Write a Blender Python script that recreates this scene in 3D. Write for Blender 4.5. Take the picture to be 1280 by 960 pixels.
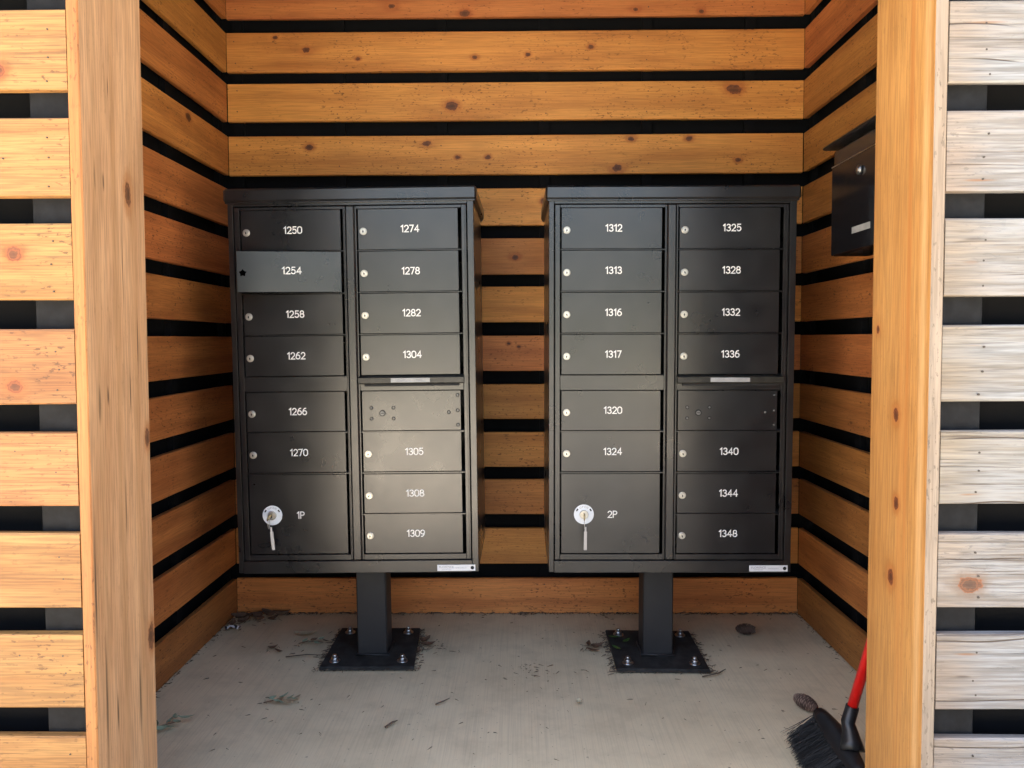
import bpy, bmesh, math, random
from mathutils import Vector, Matrix, Euler
random.seed(11)
R = math.radians
for o in list(bpy.data.objects):
    bpy.data.objects.remove(o, do_unlink=True)
scene = bpy.context.scene
col = scene.collection

# ------------------------------------------------------------------ camera
CAM_H, PITCH, YAW, ROLL = 1.12, R(2.5), R(0.6), R(0.2)
fw = Vector((-math.sin(YAW) * math.cos(PITCH), math.cos(YAW) * math.cos(PITCH), -math.sin(PITCH)))
rt = Vector((math.cos(YAW), math.sin(YAW), 0))
up = rt.cross(fw)
rt2 = rt * math.cos(ROLL) - up * math.sin(ROLL)
up2 = up * math.cos(ROLL) + rt * math.sin(ROLL)
cd = bpy.data.cameras.new('camera')
cam = bpy.data.objects.new('camera', cd)
col.objects.link(cam)
cam.matrix_world = Matrix(((rt2.x, up2.x, -fw.x, 0), (rt2.y, up2.y, -fw.y, 0), (rt2.z, up2.z, -fw.z, CAM_H), (0, 0, 0, 1)))
cd.sensor_width = 36
cd.lens = 27
cd.shift_y = -14.1 / 1280
cd.clip_start = 0.02
cd.clip_end = 3000
scene.camera = cam
scene.render.resolution_x, scene.render.resolution_y = 1024, 768

# ------------------------------------------------------------------ sky, sun, exposure
SUN_EL, SUN_AZ = R(64), R(-55)          # the sun stands behind the shelter, to its left: the open front is in shade
world = bpy.data.worlds.new('World')
scene.world = world
world.use_nodes = True
wn = world.node_tree
sky = wn.nodes.new('ShaderNodeTexSky')
sky.sky_type = 'NISHITA'
sky.sun_disc = False
sky.sun_elevation = SUN_EL
sky.sun_rotation = SUN_AZ
sky.air_density = 1.0
sky.dust_density = 6.0
sky.ozone_density = .4
wn.links.new(sky.outputs[0], wn.nodes['Background'].inputs[0])
wn.nodes['Background'].inputs[1].default_value = 0.12
sd = bpy.data.lights.new('sun', 'SUN')
sd.energy = 5.0
sd.angle = R(0.6)
sd.color = (1, 0.96, 0.89)
sun = bpy.data.objects.new('sun', sd)
col.objects.link(sun)
to_sun = Vector((math.sin(SUN_AZ) * math.cos(SUN_EL), math.cos(SUN_AZ) * math.cos(SUN_EL), math.sin(SUN_EL)))
sun.rotation_euler = to_sun.to_track_quat('Z', 'Y').to_euler()
vs = scene.view_settings
vs.view_transform = 'Standard'
vs.look = 'None'
vs.gamma = 1
vs.use_curve_mapping = False
vs.exposure = 2.87


# ------------------------------------------------------------------ node helper
class NT:
    def __init__(s, name):
        s.m = bpy.data.materials.new(name)
        s.m.use_nodes = True
        s.t = s.m.node_tree
        s.b = s.t.nodes['Principled BSDF']

    def put(s, sock, v):
        if isinstance(v, bpy.types.NodeSocket):
            s.t.links.new(v, sock)
        elif isinstance(v, (int, float)) and hasattr(sock.default_value, '__len__'):
            sock.default_value = [v] * len(sock.default_value)
        else:
            if hasattr(sock.default_value, '__len__') and len(sock.default_value) == 4 and len(v) == 3:
                v = (*v, 1)
            sock.default_value = v

    def node(s, kind, ins=(), **props):
        n = s.t.nodes.new('ShaderNode' + kind)
        for k, v in props.items():
            setattr(n, k, v)
        for k, v in (ins.items() if isinstance(ins, dict) else enumerate(ins)):
            if v is not None:
                s.put(n.inputs[k], v)
        return n

    def math(s, op, a, b=None, c=None, clamp=False):
        return s.node('Math', (a, b, c), operation=op, use_clamp=clamp).outputs[0]

    def vec(s, op, a, b=None):
        n = s.node('VectorMath', (a, b), operation=op)
        return n.outputs[1] if op in ('LENGTH', 'DOT_PRODUCT', 'DISTANCE') else n.outputs[0]

    def noise(s, v, scale, detail=3, rough=.55, dist=0.0):
        return s.node('TexNoise', {'Vector': v, 'Scale': scale, 'Detail': detail, 'Roughness': rough, 'Distortion': dist}).outputs[0]

    def step(s, v, lo, hi, a=0.0, b=1.0):
        n = s.node('MapRange', (v, lo, hi, a, b), interpolation_type='SMOOTHSTEP')
        return n.outputs[0]

    def mix(s, f, a, b, kind='MIX'):
        n = s.node('Mix', {0: f, 6: a, 7: b}, data_type='RGBA', blend_type=kind)
        return n.outputs[2]

    def scale(s, v, k):
        return s.vec('MULTIPLY', v, k)

    def done(s, color=None, rough=None, height=None, strength=.3, dist=.002, **kw):
        if color is not None: s.put(s.b.inputs['Base Color'], color)
        if rough is not None: s.put(s.b.inputs['Roughness'], rough)
        if height is not None:
            n = s.node('Bump', {'Strength': strength, 'Distance': dist, 'Height': height})
            s.t.links.new(n.outputs[0], s.b.inputs['Normal'])
        for k, v in kw.items():
            s.put(s.b.inputs[k.replace('_', ' ')], v)
        return s.m


def plain(name, c, rough=.5, metal=0.0, bump=0.0, bscale=400.0, vary=.15, spec=.5):
    n = NT(name)
    tc = n.node('TexCoord').outputs['Object']
    f = n.noise(tc, 35, 4)
    g = n.noise(tc, bscale, 2)
    cc = n.mix(n.step(f, .3, .75), [x * (1 - vary) for x in c], [min(1, x * (1 + vary)) for x in c])
    return n.done(cc, n.math('ADD', rough - .06, n.math('MULTIPLY', f, .12)), g, bump, .0006, Metallic=metal, Specular_IOR_Level=spec)


def wood(name, light, dark, axis, knots=(), grain=1.0, fleck=.6, fibre=.5, crack=0.0, grey=0.0,
         rough=.62, elong=1.5, knotcol=(.09, .028, .010), tint=.22, pin=.5, stains=(), bump=.35, lines=0.0):
    """Sawn cedar. axis = (along, across) grain as 0/1/2."""
    n = NT(name)
    tc = n.node('TexCoord').outputs['Object']
    rnd = n.node('ObjectInfo').outputs['Random']
    pos = n.node('NewGeometry').outputs['Position']
    off = n.vec('MULTIPLY', n.node('CombineXYZ', (rnd, rnd, rnd)).outputs[0], (37.0, 23.0, 61.0))
    p = n.vec('ADD', tc, off)
    al, ac = axis

    def stretch(a, b):
        v = [b * .8, b * .8, b * .8]
        v[al] = a
        v[ac] = b
        return v
    # knots: smallest scaled distance to any of them
    wob = n.noise(n.scale(pos, 75.0), 1.0, 3)
    kd = None
    for (kp, kr) in knots:
        sv = [1 / kr] * 3
        sv[al] = 1 / (kr * elong)
        d = n.vec('LENGTH', n.vec('MULTIPLY', n.vec('SUBTRACT', pos, kp), sv))
        kd = d if kd is None else n.math('MINIMUM', kd, d)
    if kd is not None:
        kd = n.math('ADD', kd, n.math('MULTIPLY', n.math('SUBTRACT', wob, .5), 1.1))
        bend = n.math('DIVIDE', 1.0, n.math('ADD', 1.0, n.math('MULTIPLY', kd, kd)))
    # growth rings drawn out along the board
    big = n.noise(n.vec('MULTIPLY', p, stretch(1.1, 7.0)), 1.0, 2, .5, .3)
    comp = n.node('SeparateXYZ', (p,)).outputs
    ph = n.math('ADD', n.math('MULTIPLY', comp[ac], 62.0 * grain), n.math('MULTIPLY', big, 16.0 * grain))
    ph = n.math('ADD', ph, n.math('MULTIPLY', n.noise(n.vec('MULTIPLY', p, stretch(2.5, 30.0)), 1.0, 3), 2.2))
    if kd is not None:
        ph = n.math('ADD', ph, n.math('MULTIPLY', bend, 9.0))
    ring = n.math('ADD', n.math('MULTIPLY', n.math('SINE', ph), .5), .5)
    ring = n.math('POWER', ring, 1.6)
    if kd is not None:
        ring = n.math('MULTIPLY', ring, n.math('ADD', 1.0, n.math('MULTIPLY', bend, 1.6)))
    band = n.noise(n.vec('MULTIPLY', p, stretch(.9, 18.0)), 1.0, 3, .6)
    fib = n.noise(n.vec('MULTIPLY', p, stretch(9.0, 300.0)), 1.0, 2, .6)
    blot = n.noise(p, 3.1, 3)
    f = n.math('ADD', n.math('MULTIPLY', ring, .34), n.math('MULTIPLY', n.step(band, .3, .7), .5))
    f = n.math('ADD', f, n.math('MULTIPLY', n.math('SUBTRACT', blot, .45), .95), clamp=True)
    c = n.mix(f, light, dark)
    fm = n.step(fib, .36, .62, 1 - fibre * .55, 1.0)
    c = n.mix(1.0, c, n.node('CombineColor', (fm, fm, fm)).outputs[0], 'MULTIPLY')
    # rough-sawn flecks
    fl = n.noise(n.vec('MULTIPLY', p, stretch(60.0, 150.0)), 1.0, 3, .6)
    patch = n.noise(p, 5.5, 2)
    flm = n.math('MULTIPLY', n.step(fl, .59, .66), n.math('MULTIPLY', n.step(patch, .36, .6), fleck))
    c = n.mix(flm, c, [x * .33 for x in dark])
    height = n.math('SUBTRACT', n.math('ADD', n.math('MULTIPLY', fib, .6), n.math('MULTIPLY', ring, -.12)), n.math('MULTIPLY', flm, .5))
    # per board shade
    hs = n.node('HueSaturation', {'Color': c, 'Value': n.math('ADD', 1 - tint * .5, n.math('MULTIPLY', rnd, tint)),
                                  'Hue': n.math('ADD', .490, n.math('MULTIPLY', n.math('FRACT', n.math('MULTIPLY', rnd, 7.3)), .020)), 'Saturation': 1.0})
    c = hs.outputs[0]
    if grey > 0:
        g1 = n.noise(n.vec('MULTIPLY', p, stretch(1.6, 11.0)), 1.0, 3, .65)
        g2 = n.noise(n.vec('MULTIPLY', p, stretch(5.0, 120.0)), 1.0, 3, .7)
        gc = n.mix(n.step(g2, .35, .65), (.270, .285, .298), (.138, .140, .140))
        px_ = n.node('SeparateXYZ', (pos,)).outputs[0]
        tan = n.step(n.math('ADD', px_, n.math('MULTIPLY', n.math('SUBTRACT', g2, .5), .16)), .79, .88, .42, 0)
        c = n.mix(n.math('SUBTRACT', n.step(g1, .25, .62, grey, grey * .55), tan, clamp=True), c, gc)
        dirt = n.noise(n.vec('MULTIPLY', p, stretch(4.5, 16.0)), 1.0, 5, .65)
        c = n.mix(n.step(dirt, .60, .78, 0, .62), c, (.085, .068, .055))
    if crack > 0:
        wv = n.math('ADD', n.math('MULTIPLY', comp[ac], 52.0), n.math('MULTIPLY', n.noise(n.vec('MULTIPLY', p, stretch(1.3, 2.5)), 1.0, 2), 7.0))
        if kd is not None:
            wv = n.math('ADD', wv, n.math('MULTIPLY', bend, 1.2))
        ln = n.math('ABSOLUTE', n.math('SINE', wv))
        gate = n.step(n.noise(n.vec('MULTIPLY', p, stretch(2.2, 34.0)), 1.0, 2), .47, .58)
        cm = n.math('MULTIPLY', n.step(ln, .03, .09, 1, 0), n.math('MULTIPLY', gate, crack))
        c = n.mix(cm, c, (.045, .028, .018))
        height = n.math('SUBTRACT', height, n.math('MULTIPLY', cm, 1.2))
    if lines > 0:
        l1 = n.noise(n.vec('MULTIPLY', p, stretch(4.5, 210.0)), 1.0, 3, .65)
        l2 = n.noise(n.vec('MULTIPLY', p, stretch(2.0, 9.0)), 1.0, 2)
        lm = n.math('MULTIPLY', n.step(l1, .56, .68), n.math('MULTIPLY', n.step(l2, .38, .62, .25, 1), lines))
        c = n.mix(lm, c, [dark[0] * .35, dark[1] * .33, dark[2] * .33])
        height = n.math('SUBTRACT', height, n.math('MULTIPLY', lm, .8))
    # pin knots strewn at random
    if pin > 0:
        vor = n.node('TexVoronoi', {'Vector': n.vec('MULTIPLY', p, stretch(3.4, 7.5)), 'Scale': 1.0})
        vd = n.math('ADD', vor.outputs['Distance'], n.math('MULTIPLY', n.math('SUBTRACT', wob, .5), .05))
        gate = n.math('GREATER_THAN', n.node('SeparateXYZ', (vor.outputs['Color'],)).outputs[0], 1 - pin * .55)
        pm = n.math('MULTIPLY', n.step(vd, .028, .05, 1, 0), gate)
        c = n.mix(n.math('MULTIPLY', pm, .85), c, knotcol)
        c = n.mix(n.math('MULTIPLY', n.math('MULTIPLY', n.step(vd, .05, .16, 1, 0), gate), .3), c, [x * .7 for x in dark])
    sn = n.math('MULTIPLY', n.math('SUBTRACT', n.noise(n.vec('MULTIPLY', p, stretch(8.0, 120.0)), 1.0, 3), .5), 1.8) if stains else None
    for kp, kl, kc, ka, kw in stains:           # rust streaks by the nails, drying splits
        sv = [1 / kw] * 3
        sv[al] = 1 / kl
        d = n.vec('LENGTH', n.vec('MULTIPLY', n.vec('SUBTRACT', pos, kp), sv))
        d = n.math('ADD', d, n.math('MULTIPLY', sn, 1.0 if kl < .05 and kw > .003 else .35))
        c = n.mix(n.math('MULTIPLY', n.step(d, .15, 1.15, ka, 0), n.step(fib, .42, .58, .35 if al == 0 else .8, 1)), c, kc)
    if kd is not None:
        c = n.mix(n.step(kd, .7, 2.3, .6, 0), c, [dark[0] * .78, dark[1] * .58, dark[2] * .42])
        rr = n.math('ADD', n.math('MULTIPLY', n.math('SINE', n.math('MULTIPLY', kd, 19.0)), .5), .5)
        kc = n.mix(n.step(kd, .1, .95), [x * .45 for x in knotcol], [knotcol[0] * 1.9, knotcol[1] * 1.7, knotcol[2] * 1.5])
        kc = n.mix(n.math('MULTIPLY', rr, .7), kc, [x * .5 for x in knotcol])
        c = n.mix(n.math('MULTIPLY', n.step(kd, .84, 1.03, .95, 0), n.step(fib, .3, .6, .8, 1)), c, kc)
    return n.done(c, n.math('ADD', rough - .08, n.math('MULTIPLY', band, .16)), height, bump, .0022)


# ------------------------------------------------------------------ mesh helper
class MB:
    def __init__(s):
        s.v, s.f, s.mi, s.sm = [], [], [], []

    def face(s, idx, mat=0, smooth=False):
        s.f.append(tuple(idx)); s.mi.append(mat); s.sm.append(smooth)

    def box(s, lo, hi, c=0.0, mat=0, M=None):
        lo, hi = Vector(lo), Vector(hi)
        b = len(s.v)
        T = (lambda q: M @ Vector(q)) if M is not None else (lambda q: Vector(q))
        if c <= 0:
            for i in range(8):
                s.v.append(T((hi.x if i & 1 else lo.x, hi.y if i & 2 else lo.y, hi.z if i & 4 else lo.z)))
            for q in ((0, 2, 3, 1), (4, 5, 7, 6), (0, 1, 5, 4), (2, 6, 7, 3), (0, 4, 6, 2), (1, 3, 7, 5)):
                s.face([b + k for k in q], mat)
            return s
        idx = {}
        for i in range(8):
            sg = [1 if i & (1 << a) else 0 for a in range(3)]
            for a in range(3):
                q = [0, 0, 0]
                for k in range(3):
                    e = hi[k] if sg[k] else lo[k]
                    q[k] = e if k == a else e - (c if sg[k] else -c)
                idx[(i, a)] = len(s.v)
                s.v.append(T(q))
        for a in range(3):
            u, w = [(1, 2), (2, 0), (0, 1)][a]
            for sgn in (0, 1):
                base = sgn << a
                s.face([idx[(base | k, a)] for k in (0, 1 << u, (1 << u) | (1 << w), 1 << w)], mat)
            for k in (0, 1 << u, 1 << w, (1 << u) | (1 << w)):      # edges running along axis a
                i0, i1 = k, k | (1 << a)
                s.face([idx[(i0, u)], idx[(i1, u)], idx[(i1, w)], idx[(i0, w)]], mat)
        for i in range(8):
            s.face([idx[(i, 0)], idx[(i, 1)], idx[(i, 2)]], mat)
        return s

    def cyl(s, p0, p1, r0, r1=None, n=20, mat=0, caps=True, bev=0.0, capmat=None):
        p0, p1 = Vector(p0), Vector(p1)
        r1 = r0 if r1 is None else r1
        z = (p1 - p0).normalized()
        x = z.orthogonal().normalized()
        y = z.cross(x)
        rings = [(p0, r0), (p1, r1)] if not bev else [(p0, r0), (p1 - z * bev, r1), (p1, r1 - bev)]
        b = len(s.v)
        for (q, r) in rings:
            for i in range(n):
                a = 2 * math.pi * i / n
                s.v.append(q + (x * math.cos(a) + y * math.sin(a)) * r)
        for k in range(len(rings) - 1):
            for i in range(n):
                j = (i + 1) % n
                s.face((b + k * n + i, b + k * n + j, b + (k + 1) * n + j, b + (k + 1) * n + i), mat, True)
        if caps:
            s.face([b + i for i in range(n)][::-1], mat)
            s.face([b + (len(rings) - 1) * n + i for i in range(n)], mat if capmat is None else capmat)
        return s

    def tube(s, pts, r, n=8, mat=0, closed=False):
        pts = [Vector(p) for p in pts]
        rs = r if isinstance(r, (list, tuple)) else [r] * len(pts)
        b = len(s.v)
        m = len(pts)
        ref = None
        for k, p in enumerate(pts):
            a = pts[(k - 1) % m] if (closed or k > 0) else p
            c = pts[(k + 1) % m] if (closed or k < m - 1) else p
            t = (c - a).normalized()
            x = t.orthogonal() if ref is None else (ref - t * ref.dot(t))
            x = x.normalized(); ref = x
            y = t.cross(x)
            for i in range(n):
                an = 2 * math.pi * i / n
                s.v.append(p + (x * math.cos(an) + y * math.sin(an)) * rs[k])
        for k in range(m if closed else m - 1):
            k2 = (k + 1) % m
            for i in range(n):
                j = (i + 1) % n
                s.face((b + k * n + i, b + k * n + j, b + k2 * n + j, b + k2 * n + i), mat, True)
        if not closed:
            s.face([b + i for i in range(n)][::-1], mat)
            s.face([b + (m - 1) * n + i for i in range(n)], mat)
        return s

    def poly(s, pts, mat=0):
        b = len(s.v)
        s.v += [Vector(p) for p in pts]
        s.face(range(b, b + len(pts)), mat)
        return s

    def ribbon(s, pts, w, put, mat=0, closed=False):
        """mitred 2-D stroke; put(x, y) turns glyph space into 3-D."""
        m = len(pts)
        L, Rr = [], []
        for k in range(m):
            a = pts[(k - 1) % m] if (closed or k) else None
            c = pts[(k + 1) % m] if (closed or k < m - 1) else None
            q = Vector(pts[k])
            d0 = (q - Vector(a)).normalized() if a is not None else None
            d1 = (Vector(c) - q).normalized() if c is not None else None
            d0 = d0 or d1; d1 = d1 or d0
            if not closed and k == 0: q = q - d1 * w * .4
            if not closed and k == m - 1: q = q + d0 * w * .4
            n0, n1 = Vector((-d0.y, d0.x)), Vector((-d1.y, d1.x))
            nn = (n0 + n1)
            nn = nn.normalized() if nn.length > 1e-4 else n0
            h = w * .5 / max(.45, nn.dot(n0))
            L.append(q + nn * h); Rr.append(q - nn * h)
        b = len(s.v)
        s.v += [Vector(put(q.x, q.y)) for q in L] + [Vector(put(q.x, q.y)) for q in Rr]
        for k in range(m if closed else m - 1):
            k2 = (k + 1) % m
            s.face((b + k, b + m + k, b + m + k2, b + k2), mat)
        return s

    def mesh(s, name, mats, recalc=True):
        me = bpy.data.meshes.new(name)
        me.from_pydata([tuple(q) for q in s.v], [], s.f)
        for m in (mats if isinstance(mats, (list, tuple)) else [mats]):
            me.materials.append(m)
        me.polygons.foreach_set('material_index', s.mi)
        me.polygons.foreach_set('use_smooth', s.sm)
        if recalc:
            bm = bmesh.new(); bm.from_mesh(me)
            bmesh.ops.recalc_face_normals(bm, faces=bm.faces)
            bm.to_mesh(me); bm.free()
        me.update()
        return me

    def build(s, name, mats, parent=None, loc=None, rot=None, recalc=True):
        o = bpy.data.objects.new(name, s.mesh(name, mats, recalc))
        col.objects.link(o)
        o.parent = parent
        if loc is not None: o.location = loc
        if rot is not None: o.rotation_euler = rot
        return o


def tag(o, label=None, cat=None, group=None, kind=None):
    if label: o['label'] = label
    if cat: o['category'] = cat
    if group: o['group'] = group
    if kind: o['kind'] = kind
    return o


def empty(name, loc=(0, 0, 0), parent=None):
    o = bpy.data.objects.new(name, None)
    o.empty_display_size = .1
    o.location = loc
    o.parent = parent
    col.objects.link(o)
    return o


def text_mesh(txt, size, put, mats, name, parent, sx=1.0):
    cu = bpy.data.curves.new(name, 'FONT')
    cu.body = txt
    cu.size = size
    cu.align_x = 'CENTER'
    cu.align_y = 'CENTER'
    tmp = bpy.data.objects.new(name, cu)
    col.objects.link(tmp)
    me = bpy.data.meshes.new_from_object(tmp.evaluated_get(bpy.context.evaluated_depsgraph_get()))
    for v in me.vertices:
        v.co = Vector(put(v.co.x * sx, v.co.y))
    me.materials.clear()
    me.materials.append(mats)
    bpy.data.objects.remove(tmp, do_unlink=True)
    o = bpy.data.objects.new(name, me)
    col.objects.link(o)
    o.parent = parent
    return o


# ------------------------------------------------------------------ dimensions (metres)
YB, YC, YF = 3.097, 2.494, 1.433         # back slat faces, mailbox fronts, outer slat faces
XL, XR = -1.165, 1.128                   # side slat faces
JL, JR = -0.812, 0.760                   # jamb faces
JT, JD = 0.023, 0.236                    # jamb board thickness and depth
COURSES = [(-.002, .144), (.204, .351), (.408, .552), (.602, .745), (.798, .938), (.992, 1.134), (1.188, 1.330),
           (1.380, 1.526), (1.577, 1.723), (1.779, 1.934), (1.990, 2.141), (2.185, 2.340), (2.395, 2.540), (2.590, 2.735)]

# ------------------------------------------------------------------ materials
def on_back(x, z): return (x, YB, z)
KB = [((-.269, 2.047), .021), ((.852, 2.107), .024), ((-.846, 2.272), .013), ((-.97, 2.32), .009), ((-.84, 1.888), .014),
      ((-.37, 1.902), .014), ((-.246, 1.846), .009), ((-.125, 1.846), .010), ((.39, 1.80), .017), ((.445, 1.915), .011),
      ((.675, 1.915), .012), ((-.215, 2.408), .017), ((-.505, 2.44), .011), ((.285, 2.275), .010), ((-.64, 2.235), .008),
      ((-.175, 2.238), .009), ((.035, 2.247), .009), ((.10, 1.672), .014), ((-.018, 1.448), .012), ((-.045, 1.102), .007),
      ((-.005, 1.09), .006), ((.46, 2.42), .009), ((.72, 2.41), .009), ((.87, 1.83), .010)]
cedar_inner = wood('cedar_inner', (.67, .268, .062), (.42, .135, .028), (0, 2), [(on_back(*k), r * .85) for k, r in KB], grain=.8, fleck=.85, fibre=.38, pin=.2, tint=.42)
cedar_side = wood('cedar_side', (.57, .220, .053), (.33, .105, .023), (1, 2), [((XL, 2.73, 1.905), .015), ((XR, 2.3, .24), .02)], grain=.8, fleck=.85, fibre=.45, pin=.35, tint=.42)
KL = [((-.947, YF, 1.283), .015), ((-.965, YF, 1.62), .014), ((-.952, YF, 1.035), .015), ((-1.2, YF, .70), .016), ((-1.35, YF, 1.46), .018)]
cedar_left = wood('cedar_left', (.365, .190, .057), (.255, .108, .026), (0, 2), KL, grain=1.5, fleck=.75, fibre=.6, pin=.0, elong=1.15, knotcol=(.16, .045, .012), lines=.55)
NX = .855
KS = []
for i, (z0, z1) in enumerate(COURSES[1:9]):
    for k, t in enumerate((.2, .5, .8)):
        q = (i * 7 + k * 5) % 4
        KS.append(((NX - .020 + .005 * q, YF, z0 + (z1 - z0) * t), .018 + .01 * q, (.07, .05, .04) if (i + k) % 3 else (.20, .085, .03), .8, .0033))
grey_right = wood('cedar_weathered', (.28, .225, .165), (.19, .135, .088), (0, 2), [((.845, YF, .655), .016), ((1.05, YF, 1.1), .013)], grain=1.4, fleck=.5, fibre=.6, crack=.95, grey=.95, tint=.10, pin=.0, stains=KS, knotcol=(.12, .042, .014), bump=.6, lines=.75)
SJ = [((JL, y, z), l, (.045, .022, .010), .95, w * 1.9) for y, z, l, w in ((1.474, 1.431, .045, .0022), (1.505, 1.431, .02, .0016), (1.472, .998, .045, .0028), (1.502, 1.011, .02, .0016), (1.589, 1.013, .06, .0016),
      (1.560, .767, .09, .0016), (1.440, .64, .16, .0020), (1.470, .423, .16, .0026), (1.509, .372, .05, .0022), (1.600, .361, .10, .0030), (1.624, 1.113, .08, .0018), (1.57, 1.28, .12, .0014), (1.53, 1.62, .03, .0018))]
SJ += [((JL, 1.545, 1.0), 2.2, (.36, .19, .075), .35, .018), ((JL, 1.612, .9), 1.8, (.40, .21, .085), .4, .016), ((JL, 1.475, 1.1), 1.9, (.42, .25, .12), .3, .012)]
jamb_left = wood('cedar_jamb_tan', (.68, .410, .212), (.47, .250, .110), (2, 1), [((JL, 1.599, 1.423), .013), ((JL, 1.656, .909), .010), ((JL, 1.652, .47), .014)], grain=1.0, fleck=.2, fibre=.55, crack=.0, pin=.0, elong=2.2, knotcol=(.12, .05, .022), lines=.14, stains=SJ)
jamb_right = wood('cedar_jamb_orange', (.56, .260, .080), (.41, .160, .040), (2, 1), [((JR, 1.556, .965), .011), ((JR, 1.549, .786), .010), ((JR, 1.566, .629), .013), ((JR, 1.639, 1.138), .007)], grain=.35, fleck=.2, fibre=.5, pin=.0, elong=1.4, knotcol=(.11, .028, .008), lines=.12, stains=[((JR, 1.515, 1.25), 1.1, (.40, .145, .030), .75, .012), ((JR, 1.535, .75), .7, (.46, .19, .045), .6, .016), ((JR, 1.46, 1.0), 2.0, (.66, .42, .19), .5, .016)])
edge_left = wood('cedar_edge_orange', (.40, .175, .045), (.30, .112, .025), (2, 0), grain=2.0, fibre=.4, pin=.0, lines=.3)
edge_right = wood('cedar_edge_pale', (.33, .255, .195), (.26, .185, .13), (2, 0), grain=2.0, fibre=.4, pin=.0, lines=.3)
black_board = plain('black_board', (.0022, .0024, .0034), .85, bump=.2, bscale=180, spec=.15)
furring = plain('black_furring', (.0085, .009, .0105), .75, bump=.4, bscale=120, vary=.4, spec=.2)
nail_m = plain('nail_steel', (.06, .048, .04), .6, .3)


def metal_coat(name, base, rough, spec=1.0):
    n = NT(name)
    tc = n.node('TexCoord').outputs['Object']
    geo = n.node('NewGeometry').outputs['Position']
    grain = n.noise(tc, 420, 1)
    sm = n.noise(geo, 6, 1, .5)
    dust = n.step(n.noise(geo, 12, 1, .5), .35, .8)
    fine = n.noise(geo, 30, 1, .5)
    c = n.mix(n.math('MULTIPLY', dust, .07), base, (.10, .098, .092))
    return n.done(c, n.math('ADD', rough - .05, n.math('ADD', n.math('MULTIPLY', sm, .12), n.math('MULTIPLY', fine, .05))), None, 0, 0, Specular_IOR_Level=spec)


coat = metal_coat('bronze_powder_coat', (.0085, .0085, .0095), .26, .88)
coat_in = plain('box_inside', (.02, .02, .02), .7)
coat_ped = metal_coat('pedestal_coat', (.017, .017, .019), .5, .45)
paint_white = plain('number_white', (.82, .81, .78), .5, vary=.05)
nickel = plain('lock_nickel', (.62, .60, .54), .34, .75, vary=.08)
steel = plain('bolt_steel', (.55, .55, .55), .35, 1.0)
black = plain('black_plastic', (.012, .012, .013), .38, vary=.2)
gloss_black = plain('gloss_black', (.010, .010, .012), .16)
slot_metal = plain('slot_aluminium', (.026, .024, .019), .4, .0, vary=.4)
sticker = plain('sticker_silver', (.72, .72, .73), .45, vary=.04)
ink = plain('print_ink', (.012, .012, .013), .8)
hole_m = plain('dark_hole', (.0006, .0006, .0006), .95, spec=.0)
screw_m = plain('screw_dark', (.17, .17, .165), .4, .5)
ink_grey = plain('print_grey', (.30, .29, .30), .6)
slot_label_m = plain('slot_label', (.36, .36, .35), .5)
plate_m = plain('plate_dusty', (.026, .025, .024), .7, bump=.5, bscale=150, vary=.5, spec=.3)
ring_m = plain('ring_white', (.74, .77, .80), .42, vary=.04)
tag_m = plain('key_steel', (.42, .41, .42), .38, .5, vary=.08)
brass = plain('key_brass', (.42, .32, .15), .4, .8)
red = plain('handle_red', (.62, .012, .010), .3, vary=.1)
bristle_m = plain('bristle', (.009, .009, .010), .75)
leaf_green = plain('leaf_green', (.30, .36, .24), .7, vary=.35)
leaf_brown = plain('leaf_brown', (.15, .080, .045), .8, vary=.4)
leaf_tan = plain('leaf_tan', (.33, .24, .14), .8, vary=.25)
litter_m = plain('litter_dark', (.095, .066, .044), .85, vary=.5)
cone_m = plain('cone_scale', (.085, .048, .034), .85, vary=.5)
cone_tip = plain('cone_tip', (.25, .165, .12), .85, vary=.4)


def concrete(k=1.0):
    n = NT('concrete')
    p = n.node('NewGeometry').outputs['Position']
    a = n.noise(p, 1.7, 5, .6)
    b = n.noise(p, 9, 5, .65)
    c = n.noise(p, 160, 3, .6)
    broom = n.noise(n.vec('MULTIPLY', p, (240.0, 3.0, 1.0)), 1.0, 3, .6)
    base = n.mix(n.step(a, .3, .7), (.395, .332, .220), (.450, .384, .262))
    base = n.mix(n.step(b, .42, .72, 0, .5), base, (.300, .252, .168))
    base = n.mix(n.step(broom, .42, .7, 0, .34), base, (.27, .228, .155))
    sp = n.noise(p, 75, 2)
    base = n.mix(n.step(sp, .70, .76, 0, .55), base, (.13, .11, .09))
    sc = n.node('TexVoronoi', {'Vector': n.vec('MULTIPLY', p, (9.0, 9.0, 9.0)), 'Scale': 1.0}).outputs['Distance']
    base = n.mix(n.step(sc, .02, .045, .6, 0), base, (.1, .085, .065))
    h = n.math('ADD', n.math('MULTIPLY', broom, .6), n.math('MULTIPLY', c, .6))
    if k != 1.0:
        base = n.vec('MULTIPLY', base, (k, k * (1.04 if k > 1.6 else 1), k * (1.22 if k > 1.6 else 1)))
    return n.done(base, .78, h, .35, .0018)


conc = concrete(1.58)
conc_light = concrete(1.61)


def ground_mat():
    n = NT('lawn')
    p = n.node('NewGeometry').outputs['Position']
    a = n.noise(p, .35, 5)
    b = n.noise(p, 30, 4)
    c = n.mix(n.step(a, .35, .65), (.06, .085, .028), (.095, .105, .045))
    c = n.mix(n.step(b, .4, .7, 0, .5), c, (.035, .05, .018))
    return n.done(c, .9, b, .6, .02)


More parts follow.
